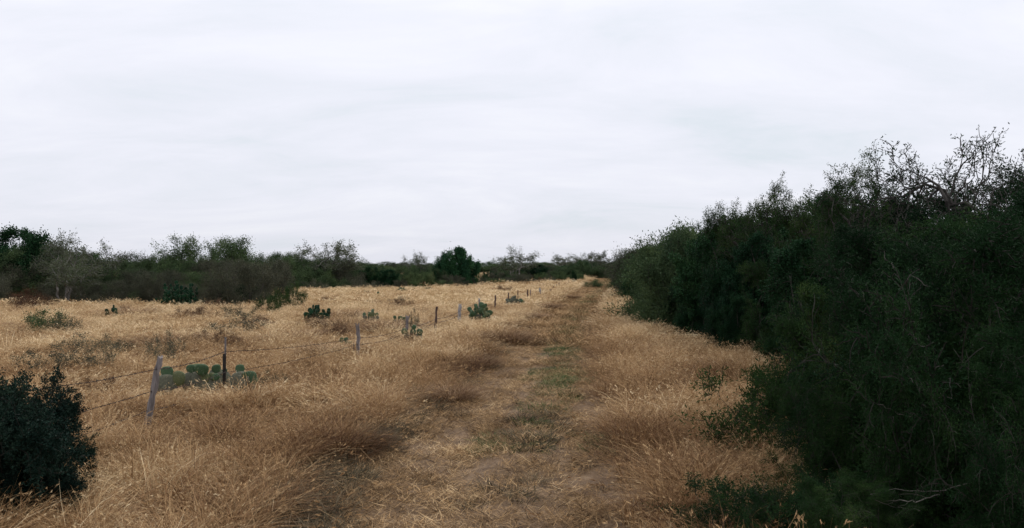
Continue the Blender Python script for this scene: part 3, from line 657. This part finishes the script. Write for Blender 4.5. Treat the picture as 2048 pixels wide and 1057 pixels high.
# pale bare branches of the corner bush
br_root = empty('fallen_branch', gpt(1900, 8.2)); tag(br_root, 'pale bare fallen branches lying through the bushes in the lower right corner', 'branch')
def poly_branch(pts, r, D0, seed):
    rs_ = np.random.RandomState(seed); P = []
    for i, (a, b_) in enumerate(pts):
        D = D0+.12*rs_.normal(); P.append([atx(a, D), D, zat(b_, D)])
    P = np.array(P); t = np.linspace(0, len(P)-1, (len(P)-1)*5+1); Q_ = np.stack([np.interp(t, range(len(P)), P[:, j]) for j in range(3)], -1)
    Q_ += rs_.normal(size=Q_.shape)*.006
    r *= .75; S = Soup(); tubes(S, Q_[None]-np.array(br_root.location), np.linspace(r, r*.35, len(Q_))[None], 5, 0)
    # short side twigs
    for j in range(3, len(Q_)-2, 4):
        d = unit(rs_.normal(size=3)); k_ = np.array([Q_[j]+d*q*.07+rs_.normal(size=3)*.008*q for q in range(4)])
        tubes(S, k_[None]-np.array(br_root.location), np.linspace(r*.4, r*.15, 4)[None], 3, 0)
    link('branch', S.mesh('branch', M['pale'], True), br_root)
for i, (pts, r, D0) in enumerate((([(1995, 965), (1930, 968), (1860, 985), (1790, 978), (1740, 990)], .009, 7.6), ([(1880, 990), (1830, 1003), (1790, 1000), (1740, 1005)], .008, 7.5),
        ([(2048, 840), (1990, 790), (1940, 740), (1905, 700)], .010, 8.6), ([(1820, 835), (1780, 820), (1740, 800)], .005, 8.0), ([(1790, 905), (1750, 890), (1710, 862)], .006, 8.2),
        ([(2060, 915), (1990, 905), (1940, 888)], .008, 8.0), ([(1905, 800), (1870, 785), (1840, 780)], .006, 8.1), ([(1840, 1020), (1790, 1015), (1750, 1000)], .006, 7.5), ([(2060, 985), (2020, 980), (1980, 985)], .007, 7.6))):
    poly_branch(pts, r, D0, 500+i)

# --- dark bush in the left foreground
put('black', -30, 10.4, 1.36, 'dark leafy bush in the left foreground in front of the fence', 'bush', None, .95, rz=.4)
put('black', 55, 10.3, .86, 'lower right lobe of dark brush spreading towards the grass in the left foreground', 'bush', None, .95, rz=2.0)
put('black', -110, 9.3, 1.5, 'dark bush at the left edge beside the foreground bush', 'bush', None, 1.0)
put('black', 40, 9.4, .75, 'low dark brush at the foot of the left foreground bush', 'bush', None, 1.0)

# --- shrubs scattered through the field
sh = [('shrub', 92, 655, 38, 1.1, 'small green shrub in the pale grass at the far left'), ('sprig', 540, 620, 34, .9, 'loose green shrub left of its taller twin before the scrub line'), ('sprig', 583, 612, 45, .8, 'taller loose green shrub before the scrub line'),
      ('brown', 510, 643, 18, 1.6, 'grey brown twiggy bush in the grass below the two green shrubs'), ('mound', 592, 662, 17, 1.5, 'reddish brown grass tuft left of the dome shaped cactus'), ('wisp', 333, 712, 52, .7, 'sparse grey green shrub above the leaning post'),
      ('wisp', 105, 728, 40, 1.5, 'sprawling sparse shrub in the field at the left'), ('wisp', 175, 725, 30, 1.5, 'sprawling thin shrub right of the other sparse one at the left'), ('wisp', 825, 655, 44, .35, 'tall brown weed stalk left of the lone brown post'),
      ('wisp', 545, 752, 20, 1.0, 'dead twiggy weed right of the last fence cactus'), ('brown', 808, 680, 20, 1.2, 'brown dead bush at the foot of the post with the prickly pear'), ('mound', 15, 680, 24, 1.0, 'brown tuft at the left edge of the field'), ('mound', 233, 668, 16, 1.2, 'small brown tuft in the left part of the field'),
      ('brown', 195, 760, 16, 1.4, 'low brown bush above the wire near the left'), ('mound', 1010, 690, 44, 1.1, 'dark reddish grass clump overhanging the left side of the track'), ('mound', 950, 738, 42, 1.1, 'dark reddish grass clump on the left verge nearer than its neighbour'), ('mound', 1090, 622, 20, 1.3, 'dark brown grass clump on the verge where the fence meets the track'), ('mound', 1055, 640, 20, 1.6, 'long brown grass clump beside the far fence posts'),
      ('mound', 1138, 600, 13, 1.3, 'brown grass clump on the left of the track in the distance'), ('shrub', 1190, 570, 14, 1.6, 'grey green mound beside the far end of the track'), ('brown', 1008, 582, 12, 1.6, 'dark brown low bush before the far scrub'),
      ('brown', 60, 610, 26, 1.6, 'reddish bush below the mesquite at the far left'), ('sprig', 470, 605, 40, 1.2, 'green shrub at the foot of the forward grey brush'), ('shrub', 1265, 625, 24, .9, 'small grey green shrub at the right edge of the grass'), ('mound', 1250, 605, 16, 1.0, 'brown grass clump at the right edge of the track in the distance'),
      ('shrub', 1300, 640, 28, 1.4, 'pale green low bush before the thicket in the distance'), ('mound', 905, 800, 45, 1.2, 'dark brown tuft on the left verge'), ('mound', 715, 905, 60, 1.0, 'reddish tuft in the grass left of the verge')]
for kind, px_, by, hp, wd_, lb in sh:
    D = dist(by, .0 if kind == 'mound' else .42); put(kind, px_, D, (hp/F*D)+(0 if kind == 'mound' else .3), lb, 'grass clump' if kind == 'mound' else 'bush', None, wd_)
for q in range(46):       # small brown and grey plants sprinkled through the left field
    D = rr.uniform(20, 75)**1.0; p = rr.uniform(-60, 1000); xx = atx(p, D)
    if xx > float(left(D))-3.2 or abs(p-400) < 130 and D < 24: continue
    k = rr.choice(['wisp', 'mound', 'mound', 'brown'])
    lb, gp = {'wisp': ('thin grey weedy shrub scattered in the pale grass of the left field', 'grey weeds of the left field'), 'mound': ('rusty grass clump scattered in the pale grass of the left field', 'rusty clumps of the left field'), 'brown': ('small dead brown bush scattered in the pale grass of the left field', 'dead bushes of the left field')}[k]
    put(k, p, D, {'wisp': rr.uniform(.7, 1.0), 'mound': rr.uniform(.55, .8), 'brown': rr.uniform(.55, .85)}[k], lb, 'grass clump' if k == 'mound' else 'bush', gp, rr.uniform(1.0, 1.7))
px = -100.
while px < 1120:          # low brush softening the foot of the scrub line
    D0 = float(np.interp(px, fx, fD)); k = rr.choice(['wisp', 'brown', 'shrub', 'fargrey', 'fargrey'])
    lb, gp = ('low ragged brush at the foot of the left scrub line', 'low brush at the foot of the scrub line')
    put(k, px, D0-rr.uniform(-1, 5), {'wisp': 1.6, 'brown': 1.1, 'shrub': 1.3, 'fargrey': 1.7}[k]*rr.uniform(.7, 1.2), lb, 'bush', gp, rr.uniform(1.0, 1.6)); px += rr.uniform(1.5, 3.5)/D0*F
for r in PROTOS:          # prototypes go once their copies exist
    for c in list(r.children): bpy.data.objects.remove(c)
    bpy.data.objects.remove(r)

# ------------------------------------------------------------------ prickly pears
def pad_mesh(name, mat, seed):
    rs_ = np.random.RandomState(seed); nu, nv = 20, 12; V = []
    for j in range(nv+1):
        t = j/nv*math.pi; z = (1-math.cos(t))/2; wdt = math.sin(t)**.8*(.36+.16*z)
        for i in range(nu):
            a = i/nu*2*math.pi; V.append((wdt*math.cos(a)*(1+.04*math.sin(3*a+seed)), .13*math.sin(t)**.7*math.sin(a), z))
    idx_ = np.arange((nv+1)*nu).reshape(nv+1, nu)
    Q = np.stack([idx_[:-1], np.roll(idx_[:-1], -1, 1), np.roll(idx_[1:], -1, 1), idx_[1:]], -1).reshape(-1, 4)
    V = np.array(V); V[:, 1] += .04*np.sin(V[:, 2]*3+seed)
    body = len(Q); S = Soup(); S.add(V, Q, 0)
    sel = rs_.choice(np.arange(nu, nv*nu), 70); Pb = V[sel]; d = unit(np.stack([Pb[:, 0]*.6, np.sign(Pb[:, 1])*.6, (Pb[:, 2]-.5)*.5], -1)+rs_.normal(size=(70, 3))*.35)
    leaves(S, Pb, d, rs_.uniform(.06, .13, 70), np.full(70, .012), 1, rs_)
    me = S.mesh(name, mat, True); me.materials.append(M['spine'])
    me.polygons.foreach_set('material_index', np.r_[np.zeros(body, np.int32), np.ones(70, np.int32)])
    return me
M['pad2'] = simple_mat('yellowed_cactus_pad', [(.3, (.05, .07, .03)), (.55, (.09, .105, .045)), (.8, (.16, .15, .075))], 7, .65)
PADS = [pad_mesh('pad', M['pad2' if i == 2 else 'pad'], i) for i in range(4)]; OLD = [pad_mesh('pad', M['padold'], 5)]
def add_pad(root, loc, rot, size, old=False):
    o = link('pad', OLD[0] if old else PADS[rr.randrange(len(PADS))], root); o.location = loc; o.rotation_euler = rot
    o.scale = (size*rr.uniform(.9, 1.15), size, size*rr.uniform(.92, 1.1))
    if old: o['label'] = 'greyish brown withered pad'
def cactus_px(D, pads, label, group='prickly pears'):
    """pads: (px, py_bottom, height_px, tilt, turn, old)"""
    cxp = sum(p[0] for p in pads)/len(pads); base = gpt(cxp, D)
    root = empty('prickly_pear', base); tag(root, label, 'cactus', group)
    for (a, b_, hp, tilt, turn, old) in pads:
        dD = rr.uniform(-.15, .15); Dd = D+dD
        add_pad(root, (atx(a, Dd)-base[0], dD, zat(b_, Dd)-base[2]), (rr.uniform(-.15, .15), tilt, turn), hp/F*Dd, old)
    # lower pads hidden in the grass carry the upper ones
    for (a, b_, hp, tilt, turn, old) in pads[::2]:
        z0 = zat(b_, D)-base[2]
        if z0 > .15: add_pad(root, (atx(a, D)-base[0], 0, -.02), (rr.uniform(-.1, .1), rr.uniform(-.1, .1), turn+.4), z0+.1, True)
cactus_px(18.6, [(335, 759, 25, -.05, .15, 0), (357, 773, 31, .08, -.2, 0), (338, 776, 18, -.2, .5, 0), (347, 776, 18, .25, .4, 1)], 'prickly pear with two upright green pads right of the leaning post')
cactus_px(19.2, [(384, 748, 20, -.2, .2, 0), (393, 752, 24, -.1, .7, 0), (403, 752, 27, .08, .1, 0), (408, 768, 24, .1, -.2, 0), (388, 774, 22, -.35, .1, 1), (400, 772, 20, .1, .3, 1), (418, 765, 20, .5, .3, 0), (425, 760, 16, .9, .2, 0)], 'largest fence prickly pear with a cluster of raised green pads')
cactus_px(19.8, [(434, 748, 20, -.1, .6, 0), (440, 752, 14, -.4, .3, 0), (446, 748, 12, .5, .2, 0), (432, 756, 14, -.6, .3, 1)], 'small prickly pear at the foot of the steel post')
cactus_px(18.8, [(481, 750, 20, -.05, .4, 0), (500, 768, 24, .1, 0, 0), (495, 756, 14, -.6, .2, 0), (475, 774, 22, -.3, .5, 1), (489, 774, 22, .1, -.4, 1), (505, 766, 14, .8, .4, 0)], 'prickly pear half buried in grass right of the steel post')
PADS_ALL = list(PADS); PADS_DARK = [pad_mesh('pad', M['round'], 7)]
def cactus_auto(px_, by, wpx, hpx, label, n_=12, pale=0., dark=False):
    if dark: pale = -1
    D = dist(by); x_, y0, z_ = gpt(px_, D); root = empty('prickly_pear', (x_, y0, z_)); tag(root, label, 'cactus', 'prickly pears')
    W = wpx/F*D; Hh = hpx/F*D+.38; ps = min(.26, max(.16, Hh*.34))
    cols = max(2, int(W/(ps*.75)))
    for c in range(cols):
        PADS[:] = PADS_DARK if dark else PADS_ALL
        u = (c+.5)/cols*2-1; xx = u*(W/2-ps*.4); colh = Hh*math.sqrt(max(.15, 1-.75*u*u))*rr.uniform(.75, 1.05)
        z = 0; lean_ = u*.35; yy = rr.uniform(-.25, .25)*W
        while z < colh-ps*.45:
            add_pad(root, (xx+lean_*z*.5, yy, z-.02), (rr.uniform(-.3, .3), lean_+rr.uniform(-.35, .35), rr.uniform(-1, 1)), ps*rr.uniform(.85, 1.15), (z < Hh*.3 and not dark) or rr.random() < pale); z += ps*.72
        for q in range(int(W/.35) if W > .9 else 0):
            zz_ = rr.uniform(.1, .75)*colh; add_pad(root, (xx+rr.uniform(-.15, .15), rr.uniform(-.45, .3)*W, zz_), (rr.uniform(-.5, .5), rr.uniform(-.7, .7), rr.uniform(-1.5, 1.5)), ps*rr.uniform(.8, 1), rr.random() < pale)
        if W > .9:
            add_pad(root, (xx, yy+rr.uniform(-.3, .3)*W, colh*.35), (rr.uniform(-.6, .6), rr.uniform(-.6, .6), rr.uniform(-1.5, 1.5)), ps, rr.random() < pale)
            add_pad(root, (xx+rr.uniform(-.1, .1), yy-.2*W, colh*.5), (rr.uniform(-.4, .4), rr.uniform(-.8, .8), rr.uniform(-1.5, 1.5)), ps, rr.random() < pale)
for a in [(634, 634, 50, 25, 'dome shaped dark prickly pear in the middle of the field', 12, 0, True), (742, 634, 36, 14, 'low prickly pear with raised pads right of the dome shaped one'), (800, 636, 26, 6, 'flat straggling prickly pear left of the gnarled post'),
          (826, 672, 42, 24, 'prickly pear growing round the foot of the gnarled post'), (961, 632, 46, 26, 'round prickly pear beside the pale bleached post'), (1030, 606, 38, 10, 'pale dusty prickly pear by the thin posts', 12, .6),
          (735, 587, 15, 6, 'tiny prickly pear before the scrub right of the grey brush'), (757, 590, 12, 4, 'tiny prickly pear pair of pads in the distant grass'), (803, 582, 24, 6, 'small row of prickly pear pads before the distant scrub'), (827, 581, 12, 4, 'tiny pale prickly pear at the right end of the row'),
          (856, 577, 18, 5, 'small brown green prickly pear just before the scrub left of the round tree'), (226, 627, 24, 14, 'small dark prickly pear below the mesquite on the left', 12, 0, True), (358, 605, 72, 42, 'very large dark prickly pear clump at the edge of the scrub', 12, 0, True), (688, 682, 34, 4, 'low prickly pear mostly hidden in grass left of the split post'), (4, 588, 20, 18, 'dark prickly pear at the left edge of the picture')]:
    cactus_auto(*a)

# ------------------------------------------------------------------ fence
fence = empty('barbed_wire_fence', (-6, 14.5, 0)); tag(fence, 'old barbed wire fence with uneven weathered posts running beside the track', 'fence')
fo = np.array([-6, 14.5, 0.])
def gnarled(base, topp, r, mat, seed, fork=0, label=None, m=9):
    rs_ = np.random.RandomState(seed); k = 12; t = np.linspace(0, 1, k)[:, None]
    P = base*(1-t)+topp*t+rs_.normal(size=(k, 3))*np.array([.010, .010, 0])*(1 if r > .03 else .5)
    R = r*(1.12-.25*t[:, 0])*(1+.10*rs_.normal(size=k)); R[-1] *= .8
    S = Soup(); tubes(S, (P-fo)[None], R[None], m, 0)
    V = S.V[0].reshape(k, m, 3); ax = (P-fo)[:, None]; V[:] = ax+(V-ax)*(1+.16*np.sin(np.arange(m)*2.4+seed))[None, :, None]
    V[-1, :, 2] += rs_.uniform(-.02, .03, m)
    cap = (V[-1].mean(0)-np.array([0, 0, .01]))[None].repeat(m, 0); ring = V[-1]
    vv = np.concatenate([ring, cap]); q = np.array([[i, (i+1) % m, m+(i+1) % m, m+i] for i in range(m)]); S.add(vv, q, 0)
    if fork:
        for sg in (-1, 1):
            a0 = P[-3]; e = P[-1]+np.array([sg*fork, rs_.uniform(-.03, .03), .04+.05*rs_.rand()]); kk = np.linspace(0, 1, 5)[:, None]
            Pf = a0*(1-kk)+e*kk+rs_.normal(size=(5, 3))*.006; tubes(S, (Pf-fo)[None], np.linspace(r*.65, r*.3, 5)[None], 6, 0)
    o = link('fence_post', S.mesh('fence_post', mat, True), fence)
    if label: o['label'] = label
def P3(px_, py, D): return np.array([atx(px_, D), D, zat(py, D)])
def post(px_b, D, px_t, py_t, r, mat, seed, fork=0, label=None):
    b0 = np.array([atx(px_b, D), D, float(gh(atx(px_b, D), D))-.15]); gnarled(b0, P3(px_t, py_t, D), r, mat, seed, fork, label)
post(-150, 9.8, -140, 690, .05, M['post'], 1)
post(290, 14.5, 321, 714, .052, M['post'], 2, 0, 'grey leaning wooden post nearest the camera')
# steel post: thin pale upper bar with a dark thicker sleeve below
def tbar(px_, D, py0, py1, wdt, dep, mat, name, label=None):
    a = P3(px_, py0, D)-fo; b_ = P3(px_+.5, py1, D)-fo; S = Soup()
    prof = np.array([[-wdt, -dep*.3], [wdt, -dep*.3], [wdt, 0], [wdt*.25, dep*.1], [wdt*.25, dep], [-wdt*.25, dep], [-wdt*.25, dep*.1], [-wdt, 0]])
    V = []
    for p in (a, b_):
        for q in prof: V.append([p[0]+q[0], p[1]+q[1], p[2]])
    V += [list(b_), list(a)]; m = 8
    Q = [[i, (i+1) % m, m+(i+1) % m, m+i] for i in range(m)]
    S.add(np.array(V[:16]), Q, 0)
    for base_, c_ in ((m, V[16]), (0, V[17])):
        cap = np.array([V[base_+i] for i in range(m)]); S.add(cap, [[0, 1, 2, 3], [3, 4, 5, 6], [6, 7, 0, 3]], 0)
    for j in range(9):        # studs
        t = (j+.5)/9; c_ = a*(1-t)+b_*t; s_ = .006; S.add([[c_[0]-s_, c_[1]-dep*.3-.006, c_[2]-s_], [c_[0]+s_, c_[1]-dep*.3-.006, c_[2]-s_], [c_[0]+s_, c_[1]-dep*.3-.006, c_[2]+s_], [c_[0]-s_, c_[1]-dep*.3-.006, c_[2]+s_]], [[0, 1, 2, 3]], 0)
    o = link(name, S.mesh(name, mat), fence)
    if label: o['label'] = label
    return o
tbar(451, 19.5, 712, 675, .020, .035, M['galv'], 'fence_post', 'thin worn steel post top above the wire')
tbar(449, 19.5, 800, 708, .036, .05, M['steel'], 'fence_post', 'dark thicker lower section of the steel post')
S_ = Soup(); cc_ = P3(451, 676, 19.5)-fo; tubes(S_, np.array([[cc_+[-.07, 0, 0], cc_, cc_+[.05, 0, .01]]]), np.full((1, 3), .006), 5, 0); link('wire_clip', S_.mesh('wire_clip', M['wire']), fence)
post(714, 25, 717, 652, .05, M['post'], 4, .045, 'weathered post with split forked top')
post(706, 25.2, 708, 688, .014, M['postbrown'], 5, 0, 'thin stick beside the split post')
post(810, 32, 815, 634, .055, M['post'], 6, .07, 'gnarled grey post with forked top')
post(870, 37, 874, 614, .055, M['postbrown'], 7, 0, 'straight brown post standing alone')
post(918, 44, 920, 610, .085, M['postpale'], 8, .05, 'bleached pale stump like post')
post(957, 50, 959, 598, .05, M['postpale'], 9, .05, 'thin pale post behind the round cactus')
post(989, 55, 991, 591, .055, M['postbrown'], 10)
post(1017, 64, 1017, 586, .05, M['postbrown'], 11)
post(1036, 70, 1036, 581, .045, M['postbrown'], 12)
post(1055, 75, 1055, 580, .07, M['postbrown'], 13)
post(1061, 78, 1061, 580, .045, M['post'], 14)
post(1080, 82, 1080, 577, .10, M['postpale'], 15, .05, 'thick pale post in the distance')
post(1100, 92, 1101, 580, .07, M['postbrown'], 16, .1)
post(1106, 108, 1107, 572, .07, M['postbrown'], 17)
post(1113, 118, 1113, 569, .06, M['post'], 18)
post(1118, 130, 1118, 566, .08, M['postbrown'], 19)
post(1137, 155, 1137, 562, .1, M['postbrown'], 20)
post(1144, 160, 1144, 563, .13, M['postbrown'], 21)
# wires: (px, py, D) at each post
w1 = [(-145, 800, 9.8), (313, 739, 14.45), (450, 703, 19.4), (715, 676, 24.9), (813, 656, 31.9), (872, 638, 36.9), (919, 623, 43.9), (958, 601, 49.9), (990, 598, 54.9), (1017, 592, 63.9), (1055, 585, 74.9), (1080, 581, 81.9), (1107, 576, 108), (1137, 565, 155)]
w2 = [(-145, 890, 9.8), (303, 783, 14.45), (450, 745, 19.4), (715, 689, 24.9), (811, 667, 31.9), (871, 645, 36.9), (919, 630, 43.9), (958, 613, 49.9), (990, 607, 54.9)]
w3 = [(-145, 960, 9.8), (295, 822, 14.45), (449, 772, 19.4)]
for wi, wp in enumerate((w1, w2, w3)):
    rs_ = np.random.RandomState(70+wi); S = Soup(); pts = []
    for (a, b_) in zip(wp[:-1], wp[1:]):
        A, B_ = P3(*a), P3(*b_); L = np.linalg.norm(B_-A); k = max(6, int(L/.25)); t = np.linspace(0, 1, k, endpoint=False)[:, None]
        sag = min(.10, .012*L); seg = A*(1-t)+B_*t; seg[:, 2] -= (sag*4*t*(1-t))[:, 0]; seg += rs_.normal(size=seg.shape)*.004; pts.append(seg)
    Q_ = np.concatenate(pts+[P3(*wp[-1])[None]]); tubes(S, (Q_-fo)[None], np.full((1, len(Q_)), .0055), 5, 0)
    seg = np.linalg.norm(np.diff(Q_, axis=0), axis=1); cum = np.r_[0, np.cumsum(seg)]
    for d_ in np.arange(.1, min(cum[-1], 45), .2):     # barbs
        c_ = np.array([np.interp(d_, cum, Q_[:, j]) for j in range(3)])-fo
        for e in range(2):
            v_ = unit(rs_.normal(size=3))*.028; tubes(S, np.array([[c_-v_, c_, c_+v_]]), np.array([[.002, .007, .002]]), 3, 0)
    link('barbed_wire', S.mesh('barbed_wire', M['wire']), fence)

# ------------------------------------------------------------------ a bird far off
bD = 300.; S = Soup(); a = np.linspace(0, 1, 7)
tubes(S, np.stack([a*.5-.25, a*0, .02*np.sin(a*3)], -1)[None], (np.sin(a*3.1416)**.7*.07+.004)[None], 8, 0)
for sg in (-1, 1):
    V = np.array([[.08, 0, .03], [-.08, 0, .03], [-.04, sg*.25, .14], [.08, sg*.25, .15], [-.06, sg*.52, .10], [.0, sg*.52, .10]]); S.add(V, [[0, 1, 2, 3], [3, 2, 4, 5]], 0)
bo = link('bird', S.mesh('bird', M['bird'])); bo.location = (atx(901, bD), bD, zat(484, bD)); bo.rotation_euler = (0, 0, 1.2)
tag(bo, 'tiny dark bird flying above the round dark tree', 'bird')
